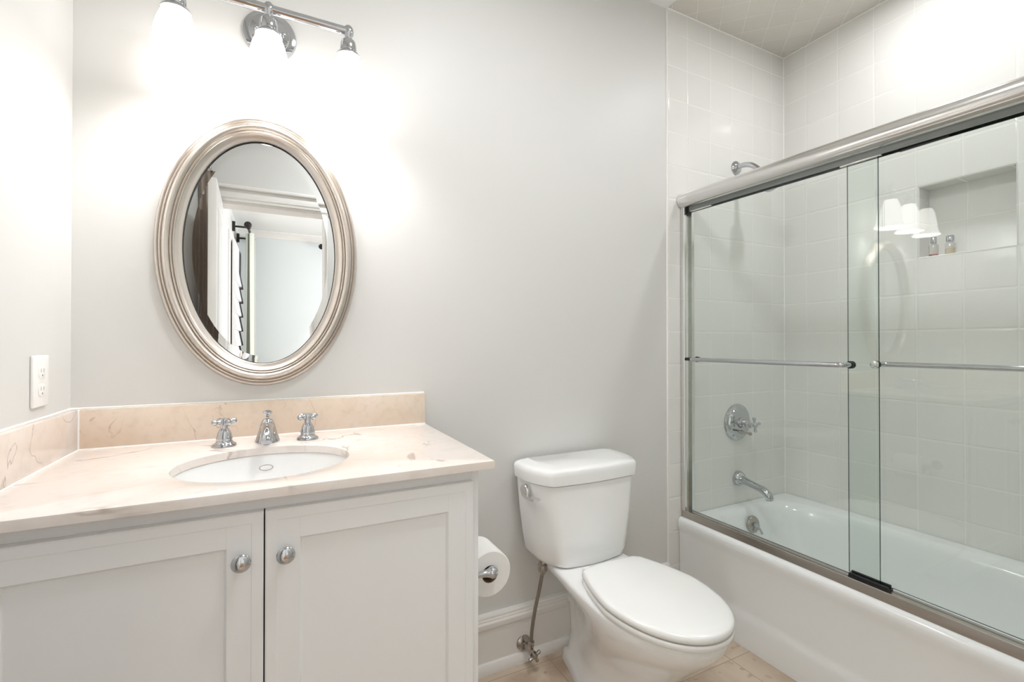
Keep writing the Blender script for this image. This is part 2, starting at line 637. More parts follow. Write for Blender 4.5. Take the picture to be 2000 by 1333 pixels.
# open door leaf standing beside the left wall, seen in the mirror
hx, hy = DX0 + 0.004, YF + 0.012
leaf = MB()
Lw = 0.46
leaf.box(0, Lw, -0.0175, 0.0175, 0.012, DZ - 0.018, 0.002)
for side in (-1, 1):
    for z0, z1 in ((0.22, 0.86), (1.0, DZ - 0.14)):
        r = []
        for ins, dep in ((0.0, 0.0175), (0.003, 0.0215), (0.012, 0.0215), (0.020, 0.0180)):
            r.append([(0.095 + ins, side * dep, z0 + ins), (Lw - 0.095 - ins, side * dep, z0 + ins), (Lw - 0.095 - ins, side * dep, z1 - ins), (0.095 + ins, side * dep, z1 - ins)])
        leaf.loft(r, False, True)
T = Matrix.Translation((hx, hy, 0)) @ Matrix.Rotation(math.radians(88.0), 4, 'Z')
d1 = obj('door_1', MB().merge(leaf, T), M['trim'], smooth=25)
tag(d1, 'white panelled door standing open, seen at the left of the mirror', 'door', None, 'structure')
kn = MB()
for side in (-1, 1):
    kn.lathe([(0.026, 0.0175), (0.026, 0.022), (0.010, 0.028), (0.010, 0.045), (0.022, 0.052), (0.026, 0.064), (0.018, 0.076), (0.0, 0.078)], (Lw - 0.06, 0, 0.93), (0, side, 0), 20)
obj('door_handle', MB().merge(kn, T), M['steel'], d1)

# brown cloth added to fill the dark area behind the open door, seen at the left of the mirror
tw = MB()
ra, rb_ = [], []
for i in range(41):
    t = i / 40
    x = XL + 0.012 + 0.115 * t
    yy = YF + 0.030 + 0.010 * math.sin(t * 2 * PI * 3.5)
    ra.append((x, yy, 1.0))
    rb_.append((x, YF + 0.030 + 0.006 * math.sin(t * 2 * PI * 3.5), 2.20))
tw.loft([ra + [(x, y - 0.006, z) for x, y, z in reversed(ra)], rb_ + [(x, y - 0.006, z) for x, y, z in reversed(rb_)]])
two = thing('dark_area_cloth', (XL + 0.07, YF + 0.03, 2.2), 'brown cloth added to fill the dark area behind the open door, seen at the left of the mirror', 'filler')
obj('cloth', tw, M['brown_fill'], two)
obj('hook', MB().tube([(XL + 0.07, YF, 2.203), (XL + 0.07, YF + 0.045, 2.203), (XL + 0.07, YF + 0.05, 2.225)], 0.006, 10), M['steel'], two)

# ------------------------------------------------------------------ bedroom beyond the doorway
BX = 3.0
struct('floor_bedroom', MB().box(XL - 0.1, BX + 0.1, BY - 0.1, -1.65, -0.08, 0.0), M['bedfloor'], 'brown floor of the room beyond the doorway', 'floor', smooth=0)
struct('wall_bedroom_far', MB().box(XL, BX + 0.1, BY - 0.1, BY, 0.0, ZC + 0.02), M['bedwall'], 'pale far wall of the bright room seen in the mirror', 'wall', smooth=0)
m_ = MB()
m_.box(BX, BX + 0.1, BY, -4.85, 0, ZC).box(BX, BX + 0.1, -2.35, -1.65, 0, ZC).box(BX, BX + 0.1, -4.85, -2.35, 0, 0.65).box(BX, BX + 0.1, -4.85, -2.35, 2.35, ZC)
struct('wall_bedroom_right', m_, M['bedwall'], 'bedroom wall with the large daylight window', 'wall', smooth=0)
struct('wall_bedroom_near', MB().box(XT + 0.06, BX + 0.1, -1.66, -1.65, 0, ZC), M['bedwall'], 'bedroom side of the bathroom wall', 'wall', smooth=0)
struct('ceiling_bedroom', MB().box(XL, BX + 0.1, BY - 0.1, -1.65, ZC, ZC + 0.1), M['ceiling'], 'white ceiling of the room seen in the mirror', 'ceiling', smooth=0)
m_ = MB()
cr = [(0, 0), (0.0, -0.085), (0.012, -0.085), (0.02, -0.06), (0.05, -0.025), (0.07, -0.012), (0.07, 0.0)]
m_.loft([[(x, BY + a, ZC + b_) for a, b_ in cr] for x in (XL, BX)])
struct('trim_3', m_, M['trim'], 'white crown moulding along the far bedroom wall', 'moulding')
# window casing on the bedroom's left wall, with cascading shade, rod and curtain
m_ = MB()
m_.box(XL, XL + 0.02, -5.42, -5.33, 0.75, 2.32, 0.003).box(XL, XL + 0.02, -4.30, -4.21, 0.75, 2.32, 0.003).box(XL, XL + 0.025, -5.42, -4.21, 2.32, 2.42, 0.003).box(XL, XL + 0.05, -5.45, -4.18, 0.72, 0.76, 0.003)
m_.box(XL, XL + 0.004, -5.33, -4.30, 0.76, 2.32)
struct('window_1', m_, M['trim'], 'white framed bedroom window behind the cascading shade', 'window')
sh = MB()
pr_ = [(XL + 0.03, 2.34), (XL + 0.055, 2.335)]
zf = 2.06
k_ = 0
while zf > 0.95:
    pr_ += [(XL + 0.052, zf - 0.004), (XL + 0.082, zf - 0.165), (XL + 0.080, zf - 0.176), (XL + 0.050, zf - 0.178)]
    zf -= 0.178
pr_ += [(XL + 0.03, zf)]
sh.extrude_y(pr_, -5.30, -4.33)
tag(obj('window_shade', sh, M['shade_cloth'], None, (XL + 0.03, -4.8, 2.34), smooth=20), 'white cascading fabric window shade beside striped curtain in the mirror', 'shade')


def rod(root_loc, a, b_, wall_dir, label):
    r_ = thing('curtain_rod', root_loc, label, 'curtain rod')
    obj('pole', MB().tube([a, b_], 0.014, 14), M['bronze'], r_)
    A_, B_ = Vector(a), Vector(b_)
    d = (B_ - A_).normalized()
    for p, s in ((A_, -1), (B_, 1)):
        f_ = MB().lathe([(0.014, 0), (0.020, 0.006), (0.012, 0.014), (0.030, 0.030), (0.040, 0.050), (0.034, 0.072), (0.012, 0.088), (0.0, 0.09)], p, tuple(d * s), 18)
        obj('finial', f_, M['bronze'], r_)
    for t in (0.10, 0.86):
        p = A_.lerp(B_, t)
        q_ = p + Vector(wall_dir)
        e = MB().tube([p, q_], 0.011, 10)
        e.tube([q_ + Vector((0, 0, -0.055)), q_ + Vector((0, 0, 0.055))], 0.022, 10)
        e.ball(p, 0.024, 12)
        obj('bracket', e, M['bronze'], r_)
    return r_


rod((XL + 0.15, -4.7, 2.56), (XL + 0.165, -4.62, 2.56), (XL + 0.165, -5.50, 2.56), (-0.155, 0, 0), 'dark bronze curtain rod with ball finial above the striped curtain, seen in mirror')
rod((0.55, BY + 0.12, 2.56), (0.60, BY + 0.12, 2.56), (2.2, BY + 0.12, 2.56), (0, -0.11, 0), 'dark bronze curtain rod end on far wall, right side of mirror')
cu = MB()
NC = 60
ring0, ring1 = [], []
for i in range(NC + 1):
    t = i / NC
    y = -4.92 - 0.54 * t
    ring0.append((XL + 0.165 + 0.045 * math.sin(t * 2 * PI * 5.0), y, 2.545))
    ring1.append((XL + 0.165 + 0.060 * math.sin(t * 2 * PI * 5.0 + 0.3), y, 0.03))
back0 = [(x + 0.004, y, z) for x, y, z in reversed(ring0)]
back1 = [(x + 0.004, y, z) for x, y, z in reversed(ring1)]
cu.loft([ring1 + back1, ring0 + back0])
co = obj('curtain', cu, M['curtain'], None, (XL + 0.165, -5.2, 2.545), flip=True)
uvl = co.data.uv_layers.new(name='UVMap')
for lp in co.data.loops:
    vco = co.data.vertices[lp.vertex_index].co
    uvl.data[lp.index].uv = (-vco.y * 1.5 + 2, vco.z)
tag(co, 'pleated striped curtain hanging on dark rod, seen in the mirror', 'curtain')

# ------------------------------------------------------------------ bathtub
TX0, TX1, TY0, TY1 = 1.636, 2.412, -1.522, -0.002
tub = thing('bathtub', ((TX0 + TX1) / 2, (TY0 + TY1) / 2, 0), 'white alcove bathtub below the sliding glass doors', 'bathtub')
tcx, tcy = (1.70 + TX1) / 2, (TY0 + TY1) / 2
NT = 192


def polar(cx, cy, hx, hy, z, e, n=NT, dz=None):
    out = []
    for i in range(n):
        a = 2 * PI * i / n
        c, s = math.cos(a), math.sin(a)
        # sample so that long sides get enough points
        c2, s2 = c * hx, s * hy
        L_ = math.hypot(c2, s2)
        c2, s2 = c2 / L_, s2 / L_
        r = (abs(c2 / hx) ** e + abs(s2 / hy) ** e) ** (-1.0 / e)
        out.append((cx + c2 * r, cy + s2 * r, z))
    return out


def rectring(x0, x1, y0, y1, z, cx, cy, hx, hy, n=NT):
    """Rectangle sampled along the same directions as polar(cx, cy, hx, hy)."""
    out = []
    for i in range(n):
        a = 2 * PI * i / n
        c2, s2 = math.cos(a) * hx, math.sin(a) * hy
        tx = ((x1 if c2 > 0 else x0) - cx) / c2 if abs(c2) > 1e-9 else 1e9
        ty = ((y1 if s2 > 0 else y0) - cy) / s2 if abs(s2) > 1e-9 else 1e9
        t = min(tx, ty)
        out.append((cx + c2 * t, cy + s2 * t, z))
    return out


bcx, bcy = 2.035, -0.768
bhx, bhy = 0.282, 0.700
tb = MB()
rings = [rectring(1.668, TX1, TY0, TY1, 0.30, bcx, bcy, bhx, bhy),
         rectring(1.668, TX1, TY0, TY1, 0.400, bcx, bcy, bhx, bhy)]
for hx_, hy_, z_, e_ in ((0.318, 0.736, 0.400, 5.5), (0.306, 0.722, 0.397, 5.0), (0.297, 0.712, 0.388, 4.6), (0.288, 0.702, 0.370, 4.4), (0.278, 0.688, 0.320, 4.2), (0.266, 0.662, 0.24, 4.0), (0.252, 0.625, 0.16, 3.8), (0.234, 0.585, 0.11, 3.5), (0.20, 0.53, 0.085, 3.2), (0.12, 0.37, 0.075, 2.6), (0.02, 0.05, 0.074, 2)):
    rings.append(polar(bcx, bcy, hx_, hy_, z_, e_))
tb.loft(rings, False, True)
# rolled front edge and apron
ap = [(1.70, 0.385), (1.70, 0.400), (1.662, 0.4005), (1.650, 0.399), (1.643, 0.395), (1.638, 0.387), (1.636, 0.377), (1.637, 0.362), (1.641, 0.345), (1.6445, 0.325),
      (1.646, 0.25), (1.647, 0.150), (1.6455, 0.132), (1.640, 0.118), (1.6375, 0.100), (1.637, 0.0), (1.70, 0.0)]
tb.extrude_y(ap, TY0, TY1)
obj('tub_shell', tb, M['enamel'], tub, smooth=40)
# overflow plate with trip lever on the far inner slope, and the drain
ovy = -0.092
ov = MB().lathe([(0.040, 0.0), (0.040, 0.006), (0.036, 0.011), (0.020, 0.014), (0.0, 0.015)], (2.035, ovy + 0.008, 0.326), (0, -1, 0.13), 30)
ovo = obj('overflow_plate', ov, M['steel'], tub)
lv = MB().lathe([(0.013, 0.0), (0.012, 0.012), (0.008, 0.02), (0.0, 0.021)], (2.035, ovy - 0.006, 0.328), (0, -1, 0.13), 16)
lv.tube([(2.035, ovy - 0.018, 0.328), (2.042, ovy - 0.030, 0.308), (2.048, ovy - 0.034, 0.292)], [0.006, 0.005, 0.006], 10)
obj('trip_lever', lv, M['chrome'], ovo)
for sx in (-0.024, 0.024):
    obj('screw', MB().lathe([(0.006, 0), (0.006, 0.003), (0, 0.004)], (2.035 + sx, ovy - 0.002, 0.326), (0, -1, 0.13), 12), M['steel'], ovo)
obj('drain', MB().lathe([(0.034, 0), (0.034, 0.004), (0.02, 0.006), (0, 0.006)], (2.035, -0.30, 0.079), (0, 0, 1), 24), M['chrome'], tub)

# ------------------------------------------------------------------ sliding shower door
SX = 1.678
sd = thing('shower_door', (SX, -0.76, 0.40), 'chrome framed sliding glass shower door standing on the bathtub rim', 'shower door')
tr = [(1.6565, 0.4005), (1.6565, 0.4025), (1.6615, 0.4285), (1.6635, 0.4300), (1.699, 0.4300), (1.703, 0.424), (1.703, 0.4005)]
obj('bottom_track', MB().extrude_y(tr, -1.52, -0.003), M['brushed'], sd, smooth=20)
# header: big round rail with the roller channel below, very slightly out of level as in the photo


def hz(y):
    return 1.846 + 0.020 * (y + 0.03)


hd = MB()
NR = 40
for y0 in (0,):
    ringsH = []
    for y in (-0.004, -1.520):
        zc = hz(y)
        rr = []
        for i in range(NR):
            a = 2 * PI * i / NR
            rr.append((1.668 + 0.036 * math.cos(a), y, zc + 0.034 * math.sin(a)))
        ringsH.append(rr)
    hd.loft(ringsH)
ho = obj('header_rail', hd, M['satin'], sd, smooth=40)
ch = MB()
for x0, x1 in ((1.6745, 1.677), (1.7035, 1.706)):
    ch.loft([[(x0, y, hz(y) - 0.030), (x1, y, hz(y) - 0.030), (x1, y, hz(y) - 0.050), (x0, y, hz(y) - 0.050)] for y in (-0.006, -1.518)])
ch.loft([[(1.6745, y, hz(y) - 0.022), (1.706, y, hz(y) - 0.022), (1.706, y, hz(y) - 0.031), (1.6745, y, hz(y) - 0.031)] for y in (-0.006, -1.518)])
obj('roller_channel', ch, M['channel'], ho, smooth=20)
for yj, s in ((-0.004, 1), (-1.520, -1)):
    j = MB()
    pj = [(1.656, 0), (1.656, -0.016), (1.658, -0.018), (1.671, -0.018), (1.673, -0.016), (1.673, -0.006), (1.689, -0.006), (1.689, -0.032), (1.704, -0.032), (1.705, -0.030), (1.705, 0)]
    j.loft([[(x, yj + s * y, 0.4302) for x, y in pj], [(x, yj + s * y, hz(yj) - 0.030) for x, y in pj]])
    obj('wall_jamb', j, M['satin'], sd, smooth=20)


def pane(x, y0, y1, z0, z1, th=0.006):
    g = MB()
    c = [(y0, z0), (y1, z0), (y1, z1), (y0, z1)]
    v_ = [(x - th / 2, a, b_) for a, b_ in c] + [(x + th / 2, a, b_) for a, b_ in c]
    g.add(v_, [(3, 2, 1, 0), (4, 5, 6, 7)], 0)
    g.add([Vector(p) for p in v_], [(0, 1, 5, 4), (1, 2, 6, 5), (2, 3, 7, 6), (3, 0, 4, 7)], 1)
    return g


def towel_bar(panel, xg, side, y0, y1, z):
    """Bar on one face of a pane: bent ends, washers and caps on the other face."""
    xb = xg + side * 0.047
    pts = [(xg + side * 0.004, y0, z)] + spline([(xb - side * 0.016, y0, z), (xb - side * 0.004, y0 - 0.005, z), (xb, y0 - 0.018, z)], 4)
    pts += list(reversed([(x_, y0 + y1 - y_, z_) for x_, y_, z_ in pts]))
    obj('towel_bar', MB().tube(pts, 0.0085, 16), M['chrome'], panel)
    for y in (y0, y1):
        obj('washer', MB().lathe([(0.0125, 0.0032), (0.0125, 0.0075)], (xg, y, z), (side, 0, 0), 18), M['black'], panel)
        obj('cap', MB().lathe([(0.0125, 0.0032), (0.0125, 0.0075), (0.010, 0.009), (0, 0.009)], (xg, y, z), (-side, 0, 0), 18), M['satin'], panel)


ZG0 = 0.436
XO, XI = 1.6815, 1.6960
po = obj('glass_panel', pane(XO, -0.780, -0.009, ZG0, hz(-0.4) - 0.036), [M['glass'], M['edge']], sd, smooth=0)
pi_ = obj('glass_panel', pane(XI, -1.515, -0.684, ZG0, hz(-1.1) - 0.036), [M['glass'], M['edge']], sd, smooth=0)
towel_bar(po, XO, -1, -0.075, -0.700, 1.121)
towel_bar(pi_, XI, 1, -0.763, -1.440, 1.124)
gd = MB().box(1.668, 1.6775, -0.806, -0.695, 0.4305, 0.443, 0.002).box(1.6855, 1.692, -0.806, -0.695, 0.4305, 0.447, 0.002).box(1.666, 1.700, -0.806, -0.695, 0.4302, 0.435, 0.001)
obj('bottom_guide', gd, M['black'], sd)
for y in (-0.060, -0.70, -0.86):
    x = XO if y > -0.8 else XI
    obj('roller_hanger', MB().box(x - 0.005, x + 0.005, y - 0.09, y + 0.03, hz(y) - 0.054, hz(y) - 0.034, 0.002), M['black'] if y < -0.8 else M['satin'], sd)
obj('bumper', MB().box(1.6715, 1.678, -0.044, -0.012, 1.114, 1.127, 0.001), M['black'], sd)
obj('bumper', MB().box(1.674, 1.688, -0.036, -0.008, hz(0) - 0.062, hz(0) - 0.034, 0.001), M['black'], sd)

# ------------------------------------------------------------------ shower fittings
sa = thing('wall_shower', (2.036, 0, 2.066), 'chrome shower arm and head high on the tile wall, behind the door header', 'shower head')
obj('escutcheon', MB().lathe([(0.034, 0), (0.034, 0.004), (0.030, 0.010), (0.018, 0.017), (0.012, 0.02)], (2.036, 0, 2.066), (0, -1, 0), 28), M['chrome'], sa)
pth = spline([(2.036, -0.002, 2.066), (2.036, -0.045, 2.066), (2.036, -0.085, 2.052), (2.036, -0.120, 2.022), (2.036, -0.136, 2.004)], 6)
obj('arm', MB().tube(pth, 0.0125, 18), M['chrome'], sa)
ax_ = Vector((0, -0.55, -0.83)).normalized()
hdm = MB().ball(Vector((2.036, -0.142, 1.996)), 0.017, 16)
hdm.lathe([(0.013, 0.0), (0.014, 0.010), (0.026, 0.016), (0.034, 0.026), (0.039, 0.042), (0.040, 0.078), (0.037, 0.084), (0.030, 0.085), (0, 0.085)], Vector((2.036, -0.142, 1.996)) + ax_ * 0.008, tuple(ax_), 26)
obj('spray_head', hdm, M['chrome'], sa)


def cross_handle(mb, c, axis, up, arm=0.026, ball=0.0075, rod_=0.0042, hub=0.011, hubh=0.016, rot=0.7):
    ax = Vector(axis).normalized()
    u = Vector(up).normalized()
    v_ = ax.cross(u).normalized()
    c = Vector(c)
    mb.lathe([(hub * 0.7, -hubh / 2), (hub, -hubh / 2 + 0.002), (hub, hubh / 2 - 0.003), (hub * 0.85, hubh / 2), (0, hubh / 2 + 0.001)], c, tuple(ax), 20)
    for k in range(4):
        a = rot + k * PI / 2
        d = u * math.cos(a) + v_ * math.sin(a)
        mb.lathe([(rod_ * 1.3, hub * 0.8), (rod_, hub + 0.003), (rod_, arm - ball), (ball, arm - ball * 0.4), (ball * 1.08, arm + ball * 0.15), (ball * 0.8, arm + ball * 0.7), (0, arm + ball)], c, tuple(d), 14)
    return mb


sv = thing('shower_valve', (2.034, 0, 0.803), 'round chrome shower valve with cross handle on tile wall above tub spout', 'shower valve')
obj('valve_plate', MB().lathe([(0.091, 0), (0.091, 0.004), (0.088, 0.009), (0.080, 0.012), (0.076, 0.016), (0.072, 0.022), (0.058, 0.026), (0.030, 0.028), (0, 0.028)], (2.034, 0, 0.803), (0, -1, 0), 48), M['chrome'], sv)
obj('stem', MB().lathe([(0.026, 0.026), (0.026, 0.034), (0.020, 0.040), (0.020, 0.048), (0.015, 0.052), (0.015, 0.062), (0.010, 0.068), (0.010, 0.092)], (2.034, 0, 0.803), (0, -1, 0), 26), M['chrome'], sv)
obj('cross_handle', cross_handle(MB(), (2.034, -0.100, 0.803), (0, -1, 0), (0, 0, 1), 0.030, 0.008, 0.005, 0.012, 0.018, 0.15), M['chrome'], sv)
dv = MB().lathe([(0.010, 0.022), (0.008, 0.034), (0.006, 0.045)], (2.034, 0, 0.757), (0, -1, 0), 16)
dv.tube([(1.998, -0.046, 0.764), (2.034, -0.048, 0.757), (2.066, -0.050, 0.750)], [0.006, 0.005, 0.005], 12)
dv.ball((2.068, -0.050, 0.7495), 0.009, 14).ball((1.996, -0.046, 0.7645), 0.007, 12)
obj('diverter_lever', dv, M['steel'], sv)

ts_ = thing('tub_spout', (2.040, 0, 0.526), 'curved chrome tub spout on tile wall above the bathtub rim', 'tub spout')
obj('flange', MB().lathe([(0.036, 0), (0.037, 0.006), (0.035, 0.016), (0.028, 0.026), (0.022, 0.032)], (2.040, 0, 0.526), (0, -1, 0), 30), M['chrome'], ts_)
sp = spline([(2.040, -0.012, 0.526, 0.0275), (2.040, -0.045, 0.521, 0.0185), (2.040, -0.095, 0.511, 0.0165), (2.040, -0.135, 0.502, 0.0180), (2.040, -0.163, 0.484, 0.0185), (2.040, -0.170, 0.462, 0.0165)], 6)
spm = MB().tube([p[:3] for p in sp], [p[3] for p in sp], 22)
obj('spout', spm, M['chrome'], ts_)

# ------------------------------------------------------------------ bottles in the niche
for (y, h, cap_r, lab, liq, lh, rb) in ((-0.618, 0.082, 0.0105, 'small clear bottle with rose liquid and silver cap, left one in the niche', 'pink', 0.010, 0.016),
                                       (-0.672, 0.078, 0.0135, 'small clear bottle with pale amber liquid and wide silver cap, right one in the niche', 'amber', 0.026, 0.0165)):
    z0 = NZ0 + 0.0043
    b_ = thing('toiletry_bottle', (XR + 0.042, y, z0), lab, 'bottle', 'toiletry bottles in the niche')
    c = (XR + 0.042, y, z0)
    obj('bottle_body', MB().lathe([(rb, 0.0005), (rb, h * 0.55), (rb * 0.85, h * 0.62), (0.008, h * 0.66), (0.008, h * 0.72)], c, (0, 0, 1), 24), M['bottle'], b_)
    obj('liquid', MB().lathe([(rb - 0.0012, 0.0012), (rb - 0.0012, lh)], c, (0, 0, 1), 24), M[liq], b_)
    obj('bottle_cap', MB().lathe([(cap_r, h * 0.68), (cap_r, h * 0.97), (cap_r * 0.9, h), (0, h)], c, (0, 0, 1), 24), M['chrome'], b_)

# ------------------------------------------------------------------ vanity cabinet
CX1 = 0.424                 # right side of the cabinet
CYF = -0.548                # face frame
va = thing('vanity_cabinet', (-0.03, -0.28, 0), 'white two-door bathroom vanity cabinet under the marble countertop', 'cabinet')
bd = MB().box(XL + 0.001, XL + 0.019, CYF, YW - 0.002, 0.10, 0.8985, 0.001).box(CX1 - 0.018, CX1, CYF, YW - 0.002, 0.10, 0.8985, 0.0015)
bd.box(XL + 0.019, CX1 - 0.018, CYF, YW - 0.002, 0.10, 0.118).box(XL + 0.019, CX1 - 0.018, YW - 0.008, YW - 0.002, 0.118, 0.8985)
bd.box(XL + 0.019, CX1 - 0.018, CYF, CYF + 0.019, 0.850, 0.8985).box(XL + 0.019, CX1 - 0.018, CYF, CYF + 0.019, 0.118, 0.150)
bd.box(XL + 0.019, XL + 0.060, CYF, CYF + 0.019, 0.150, 0.850).box(CX1 - 0.056, CX1 - 0.018, CYF, CYF + 0.019, 0.150, 0.850).box(-0.045, 0.004, CYF, CYF + 0.019, 0.150, 0.850)
bd.box(XL + 0.001, CX1 - 0.02, CYF + 0.07, YW - 0.002, 0.0, 0.10)
obj('cabinet_body', bd, M['cab'], va, smooth=25)


def cab_door(x0, x1, z0, z1, knx, knz):
    d = MB()
    rs = []
    yb = CYF - 0.0005
    for ins, dep in ((0.0, 0.0), (0.0, 0.0170), (0.0025, 0.0195), (0.0195, 0.0195), (0.0205, 0.0183), (0.0595, 0.0183), (0.0610, 0.0165), (0.0640, 0.0105), (0.0660, 0.0100)):
        rs.append([(x0 + ins, yb - dep, z0 + ins), (x1 - ins, yb - dep, z0 + ins), (x1 - ins, yb - dep, z1 - ins), (x0 + ins, yb - dep, z1 - ins)])
    d.loft(rs)
    # rail and stile joints: shallow grooves where the rails butt against the stiles
    o = obj('door', d, M['cab'], va, smooth=0)
    for xa in (x0 + 0.0605, x1 - 0.0605):
        for (za, zb) in ((z0 + 0.0205, z0 + 0.0600), (z1 - 0.0600, z1 - 0.0205)):
            g = MB().box(xa - 0.0004, xa + 0.0004, yb - 0.01845, yb - 0.0170, za, zb)
            obj('rail_joint', g, M['trim'], o, smooth=0)
    k = MB().lathe([(0.0065, 0.0185), (0.0055, 0.024), (0.0065, 0.030), (0.0145, 0.033), (0.0165, 0.036), (0.0165, 0.0385), (0.0140, 0.042), (0.0075, 0.0446), (0.0, 0.0452)], (knx, yb, knz), (0, -1, 0), 32)
    obj('knob', k, M['chrome'], o)
    return o


cab_door(-0.0195, 0.4040, 0.125, 0.8725, 0.0155, 0.789)
cab_door(-0.4460, -0.0220, 0.125, 0.8725, -0.0580, 0.789)
obj('centre_stile_gap', MB().box(-0.0222, -0.0193, CYF - 0.012, CYF - 0.0002, 0.125, 0.872), M['dark'], va, smooth=0)

# countertop with the oval cut-out
KX0, KX1, KY0, KY1, KZ0, KZ1 = XL + 0.001, 0.4515, -0.582, YW - 0.001, 0.9005, 0.919
SKX, SKY, SA, SB = -0.022, -0.348, 0.181, 0.163
ct = thing('countertop', (-0.01, -0.29, KZ0), 'polished cream marble countertop with backsplash and oval sink cut-out', 'countertop')
NS = 128


def rect_at(x0, x1, y0, y1, z):
    corner = [math.atan2(((y1 if sy > 0 else y0) - SKY), ((x1 if sx > 0 else x0) - SKX)) for sx in (-1, 1) for sy in (-1, 1)]
    out = []
    for a in ANG:
        c, s = math.cos(a), math.sin(a)
        tx = ((x1 if c > 0 else x0) - SKX) / c if abs(c) > 1e-9 else 1e9
        ty = ((y1 if s > 0 else y0) - SKY) / s if abs(s) > 1e-9 else 1e9
        t = min(tx, ty)
        out.append((SKX + c * t, SKY + s * t, z))
    return out


ANG = sorted([2 * PI * i / NS - PI for i in range(NS)] + [math.atan2(y - SKY, x - SKX) for x in (KX0, KX1) for y in (KY0, KY1)])


def ell_at(f, z, dx=0.0):
    return [(SKX + (SA * f + dx) * SB / math.hypot(SB * math.cos(a), SA * math.sin(a)) * math.cos(a),
             SKY + (SA * f + dx) * SB / math.hypot(SB * math.cos(a), SA * math.sin(a)) * math.sin(a), z) for a in ANG]


e_ = 0.0025
ctm = MB().loft([ell_at(1, KZ0), rect_at(KX0, KX1, KY0, KY1, KZ0), rect_at(KX0, KX1, KY0, KY1, KZ1 - e_), rect_at(KX0 + e_ * 0.3, KX1 - e_ * 0.3, KY0 + e_ * 0.3, KY1, KZ1 - e_ * 0.3),
                 rect_at(KX0 + e_, KX1 - e_, KY0 + e_, KY1 - e_ * 0.1, KZ1), ell_at(1, KZ1, 0.002), ell_at(1, KZ1 - 0.0006, 0.0006), ell_at(1, KZ1 - 0.002), ell_at(1, KZ0)], False, False)
obj('slab', ctm, M['marble'], ct, smooth=40)
obj('backsplash', MB().box(KX0 + 0.0205, KX1 - 0.001, -0.0135, YW - 0.0002, KZ1, 1.0215, 0.0018), M['marble_back'], ct)
obj('side_splash', MB().box(XL + 0.0005, XL + 0.0205, -0.579, YW - 0.001, KZ1, 1.0215, 0.0018), M['marble_side'], ct)

ck = MB()
r_ = 0.0026
ck.tube([(XL + 0.0205, -0.0140, KZ1), (KX1 - 0.001, -0.0140, KZ1)], r_, 8)
ck.tube([(XL + 0.0210, -0.579, KZ1), (XL + 0.0210, -0.0140, KZ1)], r_, 8)
ck.tube([(XL + 0.0210, -0.0140, KZ1), (XL + 0.0210, -0.0140, 1.0215)], r_, 8)
ck.tube([(XL, YW, 1.0220), (KX1 - 0.001, YW, 1.0220)], 0.0032, 8)
ck.tube([(XL, -0.579, 1.0220), (XL, YW, 1.0220)], 0.0032, 8)
cko = obj('caulk_line', ck, M['caulk'], ct, smooth=60)
cko['label'] = 'white caulk lines along the splash joints'

# undermount basin
sk = thing('sink', (SKX, SKY, 0.76), 'white oval undermount sink basin in the marble countertop', 'sink')
bs_ = MB()
rr = []
for f, z in ((1.09, KZ0 - 0.0006), (1.03, KZ0 - 0.0006), (1.012, KZ0 - 0.004), (1.0, KZ0 - 0.012), (0.965, 0.862), (0.91, 0.83), (0.80, 0.795), (0.62, 0.772), (0.40, 0.760), (0.12, 0.756)):
    rr.append(ell_at(f, z))
for f, z in ((0.12, 0.748), (0.45, 0.750), (0.68, 0.760), (0.86, 0.785), (0.97, 0.820), (1.02, 0.862), (1.09, KZ0 - 0.012)):
    rr.append(ell_at(f, z))
bs_.loft(rr, False, False)
bs_.add([], [])
n_ = len(ANG)
for i in range(n_):
    j = (i + 1) % n_
    a0 = (len(rr) - 1) * n_
    bs_.f.append((a0 + i, a0 + j, j, i))
    bs_.mi.append(0)
obj('basin', bs_, M['porc'], sk, smooth=50)
obj('drain', MB().lathe([(0.026, 0), (0.026, 0.003), (0.018, 0.0045), (0, 0.005)], (SKX, SKY, 0.7555), (0, 0, 1), 28), M['chrome'], sk)
# overflow ring on the back slope of the basin
oc = Vector((-0.025, -0.1975, 0.868))
ovr = []
for i in range(28):
    a = 2 * PI * i / 28
    ovr.append(oc + Vector((0.0155 * math.cos(a), -0.0045 * math.sin(a) * 0.55, 0.0078 * math.sin(a))))
t_ = MB()
rg = []
for i in range(28):
    p = ovr[i]
    d = (p - oc).normalized()
    nrm = Vector((0, -0.87, 0.5))
    rg.append([p + d * 0.0011 * math.cos(b) + nrm * 0.0016 * math.sin(b) for b in [2 * PI * k / 8 for k in range(8)]])
rg.append(rg[0])
t_.loft(rg, False, False)
obj('overflow_ring', t_, M['steel'], sk)

# ------------------------------------------------------------------ faucet: spout and two cross handles
fa = thing('faucet', (-0.023, -0.118, KZ1), 'chrome widespread faucet with two cross handles behind the sink', 'faucet')
ZK = KZ1 + 0.0003


def tap(x, y, rot):
    base = obj('tap_base', MB().lathe([(0.0285, 0), (0.0290, 0.0025), (0.0275, 0.006), (0.0225, 0.009), (0.0200, 0.011), (0.0185, 0.016), (0.0195, 0.020), (0.0185, 0.024), (0.0175, 0.027), (0.0155, 0.036), (0.0110, 0.045), (0.0085, 0.047), (0.0085, 0.058)], (x, y, ZK), (0, 0, 1), 32), M['chrome'], fa)
    obj('cross_handle', cross_handle(MB(), (x, y, ZK + 0.064), (0, 0, 1), (1, 0, 0), 0.0245, 0.0075, 0.0048, 0.0125, 0.018, rot), M['chrome'], base)


